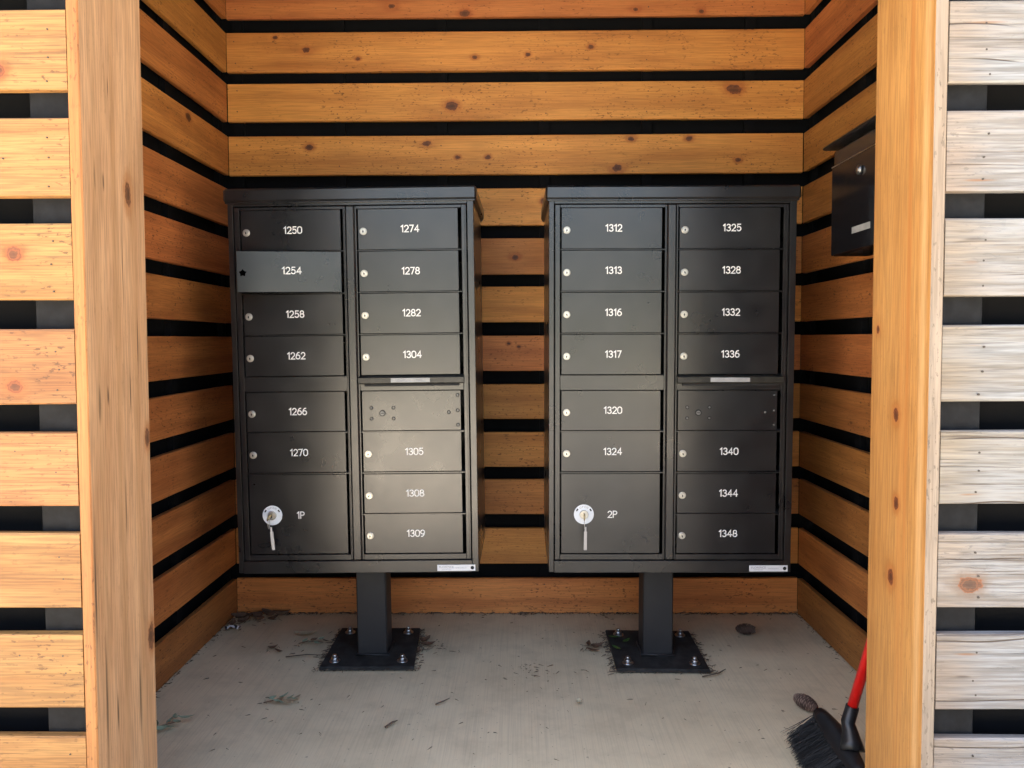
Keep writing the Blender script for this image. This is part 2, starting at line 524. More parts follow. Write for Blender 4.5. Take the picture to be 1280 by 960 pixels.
# ------------------------------------------------------------------ setting
g = MB()
g.poly([(-900, -900, -.05), (900, -900, -.05), (900, 900, -.05), (-900, 900, -.05)])
tag(g.build('ground', ground_mat()), kind='structure')
g = MB()
g.box((-2.6, .95, -.30), (2.6, YB + .30, -.004), .012)
tag(g.build('floor', conc), kind='structure')
g = MB()
g.box((-7.0, -9.0, -.30), (.02, .94, -.006), .012)
tag(g.build('unseen_pavement', conc_light), kind='structure')  # unseen pale slab, laid out to brighten what the left mailbox reflects
g = MB()
g.poly([(.03, -40, -.03), (1.29, -40, -.03), (1.29, .94, -.03), (.03, .94, -.03)])
tag(g.build('added_strip', plain('asphalt', (.042, .043, .046), .85, bump=.6, bscale=90)), kind='structure')  # added dark strip out of view, keeps the right mailbox's reflections dim
g = MB()
g.box((1.30, -9.0, -.30), (9.0, .94, -.006), .012)
tag(g.build('unseen_pavement', conc_light), kind='structure')  # added out of view to bounce daylight onto the left jamb

# ------------------------------------------------------------------ mail shelter
shelter = tag(empty('mail_shelter', (0, YB, 0)), 'open-fronted cedar slat mail shelter with black backing showing between boards', 'shelter')
SW = 2.25


def local(o, parent):
    """keep world placement under a parent that is only moved."""
    q = parent
    off = Vector((0, 0, 0))
    while q is not None:
        off = off + q.location
        q = q.parent
    o.parent = parent
    o.location = o.location - off
    return o


def wall(name, boxes, mat, parent=shelter):
    m = MB()
    c = Vector((0, 0, 0))
    for lo, hi in boxes:
        m.box(lo, hi)
    return local(m.build(name, mat), parent)


def slat(a, b, z0, z1, face, thick, axis, sgn, mat, parent, name='slat', wob=1.0):
    """board along axis (0 = x, 1 = y) from a to b; face is the exposed plane, body goes to face + sgn*thick."""
    n = max(2, int(abs(b - a) / .22))
    z0 += random.uniform(-.0012, .0012); z1 += random.uniform(-.0012, .0012)
    zc, lc = (z0 + z1) / 2, (a + b) / 2
    fc = face + sgn * thick / 2
    face += random.uniform(-.0012, .0012)
    ch = .0025
    prof = [(0, z0 + ch), (ch, z0), (thick - ch, z0), (thick, z0 + ch), (thick, z1 - ch), (thick - ch, z1), (ch, z1), (0, z1 - ch)]
    m = MB()
    bow = random.uniform(-.0012, .0012) * wob
    for k in range(n + 1):
        t = k / n
        l = a + (b - a) * t
        for d, z in prof:
            dd = d + random.uniform(-.0005, .0005)
            zz = z + random.uniform(-.0006, .0006) * wob + bow * math.sin(math.pi * t)
            f = face + sgn * dd
            q = (l - lc, f - fc, zz - zc) if axis == 0 else (f - fc, l - lc, zz - zc)
            m.v.append(Vector(q))
    for k in range(n):
        for i in range(8):
            j = (i + 1) % 8
            m.face((k * 8 + i, k * 8 + j, (k + 1) * 8 + j, (k + 1) * 8 + i))
    m.face(list(range(8))[::-1]); m.face([n * 8 + i for i in range(8)])
    loc = (lc, fc, zc) if axis == 0 else (fc, lc, zc)
    return local(m.build(name, mat, None, loc), parent)


TH = .02
bw = wall('back_wall', [((XL - .12, YB + .045, 0), (XR + .12, YB + .16, 2.80))], black_board)
for x in (-1.13, -.72, -.31, .10, .51, .92):                       # furring strips the boards are nailed to
    local(MB().box((x - .02, YB + TH + .002, .0), (x + .02, YB + .044, 2.79)).build('furring_strip', black_board), bw)
for z0, z1 in COURSES:
    slat(XL + .002, XR - .002, z0, z1, YB, TH, 0, 1, cedar_inner, bw)
nm = MB()                                            # two nails per board and furring strip
for z0, z1 in COURSES:
    for x in (-1.13, -.72, -.31, .10, .51, .92):
        for t in (.22, .78):
            qx, qz = x + random.uniform(-.006, .006), z0 + (z1 - z0) * t + random.uniform(-.008, .008)
            nm.cyl((qx, YB + .004, qz), (qx, YB - .0016, qz), .0022, n=8)
tag(local(nm.build('nail_head', nail_m), bw), kind='stuff')
for sgn, X in ((-1, XL), (1, XR)):
    sw = wall('side_wall', [((min(X + sgn * .045, X + sgn * .12), YF + .15, 0), (max(X + sgn * .045, X + sgn * .12), YB + .04, 2.80))], black_board)
    for y in (YB - .02, 2.62, 2.2, 1.75):
        xs = sorted((X + sgn * (TH + .002), X + sgn * .044))
        local(MB().box((xs[0], y - .02, 0), (xs[1], y + .02, 2.79)).build('furring_strip', black_board), sw)
    for z0, z1 in COURSES:
        slat(YF + .16, YB - .001, z0, z1, X, TH, 1, sgn, cedar_side, sw)
for sgn, J, mat in ((-1, JL, cedar_left), (1, JR, grey_right)):
    xo, xi = J + sgn * JT, sgn * SW
    lo, hi = min(xo, xi), max(xo, xi)
    fwall = wall('front_wall', [((lo, YF + .062, 0), (hi, YF + .15, 2.80))], black_board)
    # upright that the jamb and the board ends are fixed to
    us = sorted((xo + sgn * .001, xo + sgn * .086))
    local(MB().box((us[0], YF + TH + .002, 0), (us[1], YF + .061, 2.79), .002).build('upright', furring), fwall)
    for x in (1.3, 1.75, 2.2):
        local(MB().box((sgn * x - .04, YF + TH + .002, 0), (sgn * x + .04, YF + .061, 2.79)).build('upright', furring), fwall)
    for z0, z1 in COURSES:
        slat(lo + (.0015 if sgn > 0 else 0), hi - (.0015 if sgn < 0 else 0), z0 + .009, z1 + .009, YF + .001, TH, 0, 1, mat, fwall, wob=1.8)
    # nail heads
    nm = MB()
    for z0, z1 in COURSES[1:10]:
        for x in ((-.872, -.955) if sgn < 0 else (NX, NX + .09)):
            for t in (.2, .5, .8):
                if x == NX + .09 or x == -.955:
                    if random.random() < .75: continue
                q = (x + random.uniform(-.006, .006), z0 + (z1 - z0) * t + random.uniform(-.008, .008))
                nm.cyl((q[0], YF + .004, q[1]), (q[0], YF - .0004, q[1]), .0015 if sgn < 0 else .0020, n=8)
    tag(local(nm.build('nail_head', nail_m), fwall), kind='stuff')
    # jamb board lining the opening
    js = sorted((J, xo))
    jm = MB()
    n = 14
    jm.box((js[0], YF - .001, 0), (js[1], YF + JD, 2.80), .0025)
    jo = jm.build('jamb', [jamb_left, edge_left] if sgn < 0 else [jamb_right, edge_right])
    for f_ in jo.data.polygons:                      # the sawn front edge of the board
        if f_.normal.y < -.5: f_.material_index = 1
    local(jo, shelter)
rf = local(MB().box((-SW - .3, YF - .06, 2.802), (SW + .3, YB + .45, 2.94), .01).build('roof', black_board), shelter)

# ------------------------------------------------------------------ lettering strokes
def arc(cx, cy, rx, ry, a0, a1, n=10):
    return [(cx + rx * math.cos(R(a0 + (a1 - a0) * k / n)), cy + ry * math.sin(R(a0 + (a1 - a0) * k / n))) for k in range(n + 1)]


GL = {
    '0': (.62, [(arc(.31, .69, .31, .31, 0, 180, 8) + arc(.31, .31, .31, .31, 180, 360, 8), True)]),
    '1': (.34, [([(.02, .80), (.27, 1.0), (.27, 0)], False)]),
    '2': (.60, [(arc(.30, .70, .28, .30, 165, -35, 10) + [(.02, 0), (.60, 0)], False)]),
    '3': (.58, [(arc(.28, .755, .25, .245, 155, -90, 9), False), (arc(.28, .265, .29, .265, 88, -155, 10), False)]),
    '4': (.66, [([(.48, 0), (.48, 1.0), (.02, .30), (.66, .30)], False)]),
    '5': (.60, [([(.54, 1.0), (.12, 1.0), (.07, .52)] + arc(.28, .32, .30, .32, 128, -150, 10), False)]),
    '6': (.60, [(arc(.30, .31, .30, .31, 0, 360, 16)[:-1], True), ([(.015, .36), (.10, .72), (.30, .98), (.50, 1.0)], False)]),
    '7': (.56, [([(0, 1.0), (.56, 1.0), (.18, 0)], False)]),
    '8': (.60, [(arc(.30, .755, .25, .245, 0, 360, 14)[:-1], True), (arc(.30, .265, .30, .265, 0, 360, 14)[:-1], True)]),
    '9': (.60, [(arc(.30, .69, .30, .31, 0, 360, 16)[:-1], True), ([(.585, .64), (.50, .28), (.30, .02), (.10, 0)], False)]),
    'P': (.58, [([(.02, 0), (.02, 1.0), (.30, 1.0)] + arc(.32, .74, .26, .26, 90, -90, 8) + [(.04, .48)], False)]),
}


def number(txt, cx, cz, h, parent, name='number', y=-.0006):
    sp = .20
    w = sum(GL[c][0] for c in txt) + sp * (len(txt) - 1)
    x = -w / 2
    m = MB()
    k = 0
    for c in txt:
        for pts, closed in GL[c][1]:
            yy = y - .00012 * (k % 3); k += 1
            m.ribbon(pts, .155, lambda a, b: (cx + (x + a) * h, yy, cz + (b - .5) * h), 0, closed)
        x += GL[c][0] + sp
    return m.build(name, paint_white, parent, recalc=False)


# ------------------------------------------------------------------ cluster mailboxes
DW, DH = .321, .129
def lock_mesh():
    m = MB()
    m.cyl((0, .004, 0), (0, -.0035, 0), .0118, n=22, mat=0, bev=.0012)
    m.cyl((0, -.0034, 0), (0, -.0062, 0), .0088, n=20, mat=0, bev=.001)
    m.box((-.0012, -.0065, -.0050), (.0012, -.0060, .0030), mat=1)
    m.cyl((0, -.0060, -.001), (0, -.0066, -.001), .0025, n=10, mat=1)
    return m.mesh('lock', [nickel, ink])


LOCK = lock_mesh()
DOOR = MB().box((0, 0, 0), (DW, .0022, DH), .0009).box((.004, .0022, .004), (DW - .004, .013, DH - .004)).mesh('door', coat)


def inst(name, me, parent, loc, rot=None):
    o = bpy.data.objects.new(name, me)
    col.objects.link(o)
    o.parent = parent
    o.location = loc
    if rot: o.rotation_euler = rot
    return o


ROWS_A = [1.4085, 1.2740, 1.1395, 1.0050]          # door bottoms above the slot
ROWS_B = [.8235, .6890, .5520, .4190]              # door bottoms below it
LX, RX = -.354, .023                               # left edges of the two door columns


def mailbox(name, X, label, left, right, parcel, lean, openrow=None, plate=None, keyrot=0):
    u = tag(empty(name, (X, YC, 0)), label, 'mailbox', 'cluster mailboxes on pedestals')
    u.rotation_euler = lean
    D, W, Z0, Z1 = .457, .3935, .357, 1.562
    b = MB()                                        # sheet-metal shell, open to the front
    b.box((-W, .010, Z0), (-W + .004, D, Z1)).box((W - .004, .010, Z0), (W, D, Z1))
    b.box((-W + .004, D - .004, Z0), (W - .004, D, Z1))
    b.box((-W + .004, .010, Z0), (W - .004, D - .004, Z0 + .004)).box((-W + .004, .010, Z1 - .004), (W - .004, D - .004, Z1))
    cab = b.build('cabinet', coat, u)
    inn = MB()
    inn.box((-.008, .016, Z0 + .006), (.010, D - .006, Z1 - .006))
    for z in ROWS_A + ROWS_B[:3]:
        inn.box((-.385, .018, z - .004), (-.009, D - .008, z - .001)) if (z > .60) else None
        inn.box((.011, .018, z - .004), (.385, D - .008, z - .001))
    inn.build('compartment_divider', coat_in, cab)
    # outer frame
    f = MB()
    f.box((-W - .001, -.004, Z0), (-.378, .0095, Z1), .0012)
    f.box((.374, -.004, Z0), (W + .001, .0095, Z1), .0012)
    f.box((-.3775, -.004, 1.5505), (.3735, .0095, Z1), .0012)
    f.box((-.3775, -.007, Z0 - .001), (.3735, .0095, .3960), .0015)
    f.build('outer_frame', coat, u)
    # the two carrier-access doors: frames holding the small doors
    for x0, xd, rows in ((-.3745, LX, left), (.0135, RX, right)):
        x1 = x0 + .357
        m = MB()
        xa, xb = xd - .004, xd + DW + .011
        m.box((x0, -.002, .3985), (xa - .0005, .0085, 1.5475), .0010)
        m.box((xb, -.002, .3985), (x1, .0085, 1.5475), .0010)
        m.box((xa, -.002, 1.5385), (xb - .0005, .0085, 1.5475), .0008)
        m.box((xa, -.002, .3985), (xb - .0005, .0085, .4160), .0008)
        m.box((xa, -.002, .9545), (xb - .0005, .0085, 1.0025), .0008)
        for z in ROWS_A[:3]:
            m.box((xa, -.0012, z - .0042), (xb - .0005, .0085, z - .0012), .0004)
        for k, z in enumerate(ROWS_B[:3]):
            if x0 < 0 and k == 2: continue
            m.box((xa, -.0012, z - .0060), (xb - .0005, .0085, z - .0018), .0004)
        m.box((x1 - .0065, -.0042, .402), (x1 - .0040, -.0021, 1.544), .0005)      # hinge bead
        m.build('carrier_door_frame', coat, u)
    m = MB()                                        # upright between the two carrier doors
    m.box((-.0165, -.0065, .3975), (.0125, .0090, 1.5485), .004)
    m.build('mullion', coat, u)
    # tenant doors
    def tenant(xd, z, num):
        op = (openrow == num)
        d = inst('door', DOOR, u, (xd, 0, z))
        if op:
            d.data = MB().box((-DW, 0, 0), (0, .0022, DH), .0009).box((-DW + .004, .0022, .004), (-.004, .013, DH - .004)).mesh('door', coat)
            d.location = (xd + DW, -.003, z)
            d.rotation_euler = (0, 0, R(11.5))
            d['label'] = 'small door standing ajar with an empty lock hole'
            st = []
            for i in range(10):
                r_ = .0125 if i % 2 == 0 else .0080
                st.append((-DW + .018 + r_ * math.sin(i * math.pi / 5), -.0004, DH / 2 - .004 + r_ * math.cos(i * math.pi / 5)))
            MB().poly(st).build('lock_hole', hole_m, d, recalc=False)
            number(num, -DW + .167, DH / 2 + .004, .0208, d)
        else:
            inst('lock', LOCK, d, (.017, 0, DH / 2 - .006), (0, random.uniform(-.4, .4), 0))
            number(num, .167, DH / 2 + .001, .0208, d)
        return d
    for z, num in zip(ROWS_A, left[:4]): tenant(LX, z, num)
    for z, num in zip(ROWS_B[:2], left[4:]): tenant(LX, z, num)
    for z, num in zip(ROWS_A, right[:4]): tenant(RX, z, num)
    for z, num in zip(ROWS_B[1:], right[4:]): tenant(RX, z, num)
    # parcel door
    z0, z1 = .4190, .6815
    p = MB().box((0, 0, 0), (DW, .0022, z1 - z0), .0009).box((.004, .0022, .004), (DW - .004, .013, z1 - z0 - .004)).build('parcel_door', coat, u, (LX, 0, z0))
    cx, cz = .074, .129
    rm = MB().cyl((cx, .001, cz), (cx, -.0022, cz), .0325, n=40, bev=.0008)
    for sx in (-1, 1):                              # curved arrows either side of the word
        a = [R(90 - sx * q) for q in (46, 52, 58, 66)]
        for q0, q1, w0, w1 in ((0, 1, .0006, .0040), (1, 3, .0022, .0022)):
            rm.poly([(cx + (.0265 + s_ * w) * math.cos(a[k]), -.00232, cz + (.0265 + s_ * w) * math.sin(a[k]))
                     for k, s_, w in ((q0, 1, w0), (q1, 1, w1), (q1, -1, w1), (q0, -1, w0))], 1)
    ringo = rm.build('lock_ring', [ring_m, ink], p)
    for k, ch in enumerate('OPEN'):
        an = R(27 - 18 * k)
        text_mesh(ch, .0095, lambda a, b_: (cx + .0245 * math.sin(-an) + a * math.cos(an) - b_ * math.sin(an), -.0025, cz + .0245 * math.cos(an) + a * math.sin(an) + b_ * math.cos(an)), ink_grey, 'lettering', p)
    MB().cyl((cx, -.0021, cz), (cx, -.0085, cz), .0145, n=26, bev=.0015).box((cx - .0015, -.0090, cz - .007), (cx + .0015, -.0084, cz + .006), mat=1).build('lock', [nickel, ink], p)
    number(parcel, .167, .129, .0208, p)
    # outgoing-mail slot hood
    h = MB()
    pr = [(-.0021, 1.0020), (-.016, 1.0000), (-.022, .9965), (-.022, .9800), (-.017, .9765), (-.0021, .9765)]
    for sx in (.017, .356):
        base = len(h.v)
        for yy, zz in pr: h.v.append(Vector((sx, yy, zz)))
    for i in range(6):
        j = (i + 1) % 6
        h.face((i, j, 6 + j, 6 + i))
    h.face(range(6)); h.face(range(6, 12))
    hood = h.build('mail_slot_hood', slot_metal, u)
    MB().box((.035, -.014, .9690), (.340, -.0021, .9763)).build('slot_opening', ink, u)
    MB().box((.122, -.0232, .9815), (.248, -.0221, .9955), .0004).build('slot_label', slot_label_m, u)
    text_mesh('OUTGOING MAIL', .0105, lambda a, b_: (.185 + a, -.0236, .9883 + b_), ink_grey, 'lettering', u)
    # outgoing compartment door with its screws
    o = MB().box((0, 0, 0), (DW, .0022, DH), .0009).box((.004, .0022, .004), (DW - .004, .013, DH - .004)).build('outgoing_door', coat, u, (RX, 0, ROWS_B[0]))
    for sx, sz in ((.030, .0745), (.030, .0395), (.102, .0745), (.102, .0395), (.282, .058), (.311, .114), (.311, .064), (.311, .017)):
        MB().cyl((sx, .001, sz), (sx, -.0005, sz), .0062, n=14, mat=1).cyl((sx, -.0004, sz), (sx, -.0018, sz), .0036, n=12, bev=.0008).build('screw', [screw_m, ink], o)
    MB().cyl((.066, .001, .057), (.066, -.003, .057), .0100, n=20, bev=.0008).cyl((.066, -.0029, .057), (.066, -.0038, .057), .0072, n=16, mat=1).box((.061, -.0042, .0560), (.071, -.0035, .0580), mat=0).build('arrow_lock', [ink, screw_m], o)
    # cap
    c = MB()
    c.box((-.405, -.014, 1.5630), (.405, .475, 1.6065), .006)
    c.box((-.400, -.011, 1.5590), (.400, .470, 1.5632), .0005)
    c.build('cap', coat, u)
    # maker's plate
    s = MB().box((.259, -.0085, .3605), (.384, -.0072, .3810), .0004).build('maker_plate', sticker, u)
    text_mesh('FLORENCE', .0098, lambda a, b_: (.289 + a, -.0089, .3735 + b_), ink_grey, 'lettering', s)
    text_mesh('CORPORATION', .0040, lambda a, b_: (.289 + a, -.0089, .3665 + b_), ink_grey, 'lettering', s)
    text_mesh('www.florencemailboxes.com', .0042, lambda a, b_: (.337 + a, -.0089, .3710 + b_), ink_grey, 'lettering', s, .72)
    MB().cyl((.374, -.0084, .3710), (.374, -.0089, .3710), .0058, n=16).build('emblem', ink, s)
    # pedestal
    px = plate[0]
    ped = MB()
    ped.box((px - .052, .150, .014), (px + .052, .254, .356), .004)
    ped.tube([(px - .056, .146, .0150), (px + .056, .146, .0150), (px + .056, .258, .0150), (px - .056, .258, .0150)], .005, 6, closed=True)
    pedo = ped.build('pedestal', coat_ped, u)
    pl = MB()
    pts = [Vector(q) for q in plate[1]]
    base = 0
    for z, ins in ((0.0005, 0), (.0105, 0), (.0130, .0025)):
        cc = sum(pts, Vector((0, 0))) / 4
        for q in pts:
            d_ = (cc - q).normalized() * ins * 1.4
            pl.v.append(Vector((q.x + d_.x, q.y + d_.y, z)))
    for k in range(2):
        for i in range(4):
            j = (i + 1) % 4
            pl.face((k * 4 + i, k * 4 + j, k * 4 + 4 + j, k * 4 + 4 + i))
    pl.face((3, 2, 1, 0)); pl.face((8, 9, 10, 11))
    plo = pl.build('base_plate', plate_m, u)
    plo.matrix_local = Euler(lean).to_matrix().to_4x4().inverted()      # the plate itself lies flat on the slab
    cc = sum(pts, Vector((0, 0))) / 4
    for q in pts:
        w = q + (cc - q) * .27
        bo = MB().cyl((w.x, w.y, .0125), (w.x, w.y, .0155), .019, n=24).cyl((w.x, w.y, .0155), (w.x, w.y, .0265), .0125, n=6, bev=.0015).cyl((w.x, w.y, .026), (w.x, w.y, .036), .0072, n=12, bev=.001)
        bo.build('anchor_bolt', steel, plo)
    return u


PL = [(-.155, .056), (.165, .058), (.142, .409), (-.160, .409)]
PR = [(-.163, .044), (.148, .038), (.151, .380), (-.163, .390)]
ua = mailbox('cluster_mailbox', -.5285, 'dark bronze cluster mailbox with doors 1250 to 1309, one door hanging ajar',
             ['1250', '1254', '1258', '1262', '1266', '1270'], ['1274', '1278', '1282', '1304', '1305', '1308', '1309'], '1P',
             (R(.7), R(-.5), R(-.2)), '1254', (.0075, PL))
ub = mailbox('cluster_mailbox', .486, 'dark bronze cluster mailbox with doors 1312 to 1348, all doors shut',
             ['1312', '1313', '1316', '1317', '1320', '1324'], ['1325', '1328', '1332', '1336', '1340', '1344', '1348'], '2P',
             (R(.7), R(.08), R(.2)), None, (-.007, PR))

# keys left in the parcel locks
for X, sw_, lab in ((-.5335, -.10, 'steel key with bent tag hanging from the 1P parcel lock'), (.486, .02, 'steel key with straight tag hanging from the 2P parcel lock')):
    k = tag(empty('key', (X + LX + .074, YC - .0165, .5480)), lab, 'key', 'keys left in the parcel locks')
    m = MB().box((-.0012, -.020, -.004), (.0012, .0, .004), .0004)
    m.cyl((-.0014, -.027, -.002), (.0014, -.027, -.002), .0105, n=18)
    m.build('blade', brass, k, rot=(0, R(20 if sw_ < 0 else 4), 0))
    rp = [(.0005 * math.sin(a), -.027 + .007 * math.sin(a), -.023 + .015 * math.cos(a)) for a in [i * math.pi / 9 for i in range(18)]]
    MB().tube(rp, .0011, 6, closed=True).build('split_ring', steel, k)
    t = MB().box((-.0052, -.0282, -.108), (.0052, -.0266, -.048), .0006).box((-.0030, -.0282, -.049), (.0030, -.0266, -.033), .0006)
    t.build('tag', tag_m, k, rot=(R(-2), sw_, R(8)))

# ------------------------------------------------------------------ wall-mounted drop box
BX0, BX1, BY0, BY1 = 1.000, XR - .001, 2.140, 2.492
db = tag(empty('drop_box', (BX1, (BY0 + BY1) / 2, 1.382)), 'black steel drop box with silver lock mounted on the side wall', 'drop box')


def part(m, name, mat, parent):
    return local(m.build(name, mat), parent)


m = MB()
m.box((BX0 + .006, BY0, 1.382), (BX1, BY1, 1.715), .003)
part(m, 'body', gloss_black, db)
m = MB().box((BX0 - .001, BY0 + .001, 1.3835), (BX0 + .0055, BY1 - .001, 1.663), .002)
fp = part(m, 'front_panel', gloss_black, db)
part(MB().box((BX0 - .0028, BY0 + .01, 1.6612), (BX0 - .0012, BY1 - .002, 1.6642)), 'panel_edge', steel, fp)
m = MB().box((BX0 + .002, BY0 + .004, 1.667), (BX0 + .0058, BY1 - .03, 1.712), .001)
part(m, 'letter_flap', plain('flap_gloss', (.05, .05, .052), .09, .6), db)
m = MB().cyl((BX0 - .0012, 2.283, 1.612), (BX0 - .010, 2.283, 1.612), .014, n=24, bev=.002).cyl((BX0 - .0099, 2.283, 1.612), (BX0 - .0125, 2.283, 1.612), .009, n=18, bev=.001)
part(m, 'lock', steel, fp)
part(MB().box((BX0 - .0022, 2.215, 1.433), (BX0 - .0012, 2.335, 1.452)), 'label_plate', slot_label_m, fp)
lid = MB()
prof = [(BX1, 1.720), (BX0 - .018, 1.720), (BX0 - .025, 1.722), (BX0 - .027, 1.7265), (BX0 - .023, 1.731), (BX0 - .012, 1.734), (BX1, 1.770)]
for y in (BY0 - .012, BY1 + .012):
    for x, z in prof: lid.v.append(Vector((x, y, z)))
k = len(prof)
for i in range(k):
    lid.face((i, (i + 1) % k, k + (i + 1) % k, k + i))
lid.face(range(k)); lid.face(range(k, 2 * k))
part(lid, 'lid', black, db)

# ------------------------------------------------------------------ broom leaning in the corner by the jamb
A = Vector((.822, 2.055, .105)); B = Vector((.812, 1.775, .090))          # ends of the bristle block
TA = Vector((.742, 2.070, .010)); TB = Vector((.716, 1.775, .008))        # bristle tips
br = tag(empty('broom', (.80, 1.92, 0)), 'angled push broom with red handle and black bristles leaning beside the jamb', 'broom')
N1 = Vector((.832, 1.905, .182))
top = N1 + Vector((.039, -.004, .151)).normalized() * 1.10
hdir = (top - N1).normalized()
m = MB().cyl(N1 - hdir * .03, top, .0125, n=18, bev=.004)
part(m, 'handle', red, br)
m = MB()
neck = [Vector((.820, 1.868, .098)), Vector((.822, 1.878, .115)), Vector((.824, 1.892, .135)), N1 - hdir * .03, N1 + hdir * .012]
m.tube(neck, [.030, .025, .019, .0170, .0160], 14)
part(m, 'socket', black, br)
m = MB()
axis = (B - A).normalized()
tip = ((TA + TB) / 2 - (A + B) / 2).normalized()
nrm = axis.cross(tip).normalized()
n = 10
for k in range(n + 1):
    t = k / n
    c = A.lerp(B, t)
    hgt = .020 + .014 * math.sin(math.pi * t)
    for i in range(10):
        a = 2 * math.pi * i / 10
        m.v.append(c - tip * (hgt * math.cos(a) - .012) + nrm * (.021 * math.sin(a)))
for k in range(n):
    for i in range(10):
        j = (i + 1) % 10
        m.face((k * 10 + i, k * 10 + j, k * 10 + 10 + j, k * 10 + 10 + i), 0, True)
m.face(range(10)); m.face([n * 10 + i for i in range(10)])
part(m, 'block', black, br)
m = MB()
for k in range(3600):
    t, s_ = random.random(), random.uniform(-1, 1)
    p0 = A.lerp(B, t) + tip * .018 + nrm * (.015 * s_)
    p1 = TA.lerp(TB, min(1.05, max(-.05, t + random.gauss(0, .05)))) + nrm * (.030 * s_ + random.gauss(0, .007)) + tip * random.uniform(-.014, .004)
    p1.z = max(.003, p1.z)
    w = Vector((random.uniform(-1, 1), random.uniform(-1, 1), random.uniform(-1, 1))).normalized() * .0007
    mid = p0.lerp(p1, .55) + nrm * random.gauss(0, .003) + Vector((0, 0, random.gauss(0, .002)))
    b = len(m.v)
    m.v += [p0 - w, p0 + w, mid + w, mid - w, p1 + w * .6, p1 - w * .6]
    m.face((b, b + 1, b + 2, b + 3)); m.face((b + 3, b + 2, b + 4, b + 5))
tag(local(m.build('bristles', bristle_m, recalc=False), br), kind='stuff')

# ------------------------------------------------------------------ pine cones
def cone(name, loc, length, rad, rz, label, opened):
    m = MB()
    n = 13
    for k in range(n + 1):
        t = k / n
        r_ = rad * .72 * math.sin(math.pi * (.06 + .90 * t ** .85)) ** .75
        for i in range(12):
            a = 2 * math.pi * i / 12
            m.v.append(Vector((length * (t - .5), r_ * math.cos(a), r_ * math.sin(a))))
    for k in range(n):
        for i in range(12):
            j = (i + 1) % 12
            m.face((k * 12 + i, k * 12 + j, k * 12 + 12 + j, k * 12 + 12 + i))
    NS = 110
    for s_ in range(NS):
        t = .03 + .94 * s_ / NS
        a = s_ * 2.39996 + random.gauss(0, .09)
        r0 = rad * .66 * math.sin(math.pi * (.06 + .90 * t ** .85)) ** .75
        ln = rad * (.52 if opened else .36) * (.6 + .4 * math.sin(math.pi * t))
        d = Vector((0, math.cos(a), math.sin(a)))
        tg = Vector((0, -math.sin(a), math.cos(a)))
        ax = Vector((1, 0, 0))
        c = ax * (length * (t - .5)) + d * r0
        o_ = (d * (.85 if opened else .55) + ax * .7).normalized()
        w = rad * .30
        e = c + o_ * ln
        b = len(m.v)
        m.v += [c - tg * w * .6, c + tg * w * .6, e + tg * w, e - tg * w, e + o_ * ln * .25 + d * .001, c + tg * w * .6 + ax * .004, c - tg * w * .6 + ax * .004]
        m.face((b, b + 1, b + 2, b + 3), 0); m.face((b + 3, b + 2, b + 4), 1); m.face((b + 2, b + 5, b + 4), 0); m.face((b + 3, b + 4, b + 6), 0)
    o = m.build(name, [cone_m, cone_tip], None, loc, (0, 0, rz), recalc=False)
    return tag(o, label, 'pine cone', 'pine cones on the floor')


cone('pine_cone', (.862, 2.285, .019), .082, .0235, R(118), 'pale tipped closed pine cone lying against the broom head', False)
cone('pine_cone', (.852, 2.880, .017), .072, .020, R(-12), 'dark open pine cone lying alone on the concrete behind a base plate', True)


# ------------------------------------------------------------------ leaves, sprigs and litter on the floor
def leaf_shape(m, c, L, W, rz, tilt=.1, curl=.25, mat=0, n=6):
    c = Vector(c)
    M = Matrix.Rotation(rz, 3, 'Z') @ Matrix.Rotation(tilt, 3, 'X')
    b = len(m.v)
    for k in range(n + 1):
        t = k / n
        w = W * math.sin(math.pi * min(1, t * .93 + .05)) ** .8 * (1 - .25 * t)
        z = curl * L * (t - .5) ** 2 + .002
        for s_, zz in ((-1, curl * w * .5), (0, 0), (1, curl * w * .5)):
            q = M @ Vector((L * (t - .5), s_ * w * .5, z + zz))
            q.z = abs(q.z)
            m.v.append(c + q)
    for k in range(n):
        for i in (0, 1):
            m.face((b + k * 3 + i, b + k * 3 + i + 1, b + k * 3 + 4 + i, b + k * 3 + 3 + i), mat)


def sprig(loc, rz, size, label, n=8, mats=(None,), cat='sprig'):
    u = tag(empty('leaf_sprig', (*loc, 0)), label, cat, 'fallen leafy sprigs')
    u.rotation_euler = (0, 0, rz)
    MB().tube([(-size * .55, 0, .004), (-size * .1, .004, .009), (size * .3, -.003, .008), (size * .55, 0, .005)], [.0018, .0016, .0012, .0007], 6).build('stem', leaf_brown, u)
    for k in range(n):
        t = k / (n - 1)
        sd_ = -1 if k % 2 else 1
        m = MB()
        leaf_shape(m, (0, 0, 0), size * random.uniform(.32, .50), size * random.uniform(.13, .20), 0, random.uniform(-.5, .5), random.uniform(.2, .7))
        a = sd_ * random.uniform(.5, 1.2)
        L = size * .22
        m.build('leaf', mats[k % len(mats)], u, (size * (t - .45) * .9 + L * math.cos(a), L * math.sin(a), .004 + random.random() * .008), (0, 0, a), recalc=False)
    return u


sprig((-.747, 2.318), R(8), .085, 'grey green leaf clump lying alone on the open concrete', 9, (leaf_green, leaf_green, leaf_tan))
sprig((-1.035, 2.160), R(48), .095, 'thin green needle sprig lying beside the tan jamb', 8, (leaf_green,))
sprig((-.775, 2.780), R(10), .080, 'green curled leaf clump beside a base plate edge', 6, (leaf_green, leaf_green, leaf_brown))


def leaf(loc, rz, L, W, mat, label, curl=.5, z=.0):
    m = MB()
    leaf_shape(m, (0, 0, 0), L, W, 0, random.uniform(-.2, .2), curl)
    o = m.build('fallen_leaf', mat, None, (*loc, z + .001), (0, 0, rz), recalc=False)
    return tag(o, label, 'leaf', 'dry leaves on the floor')


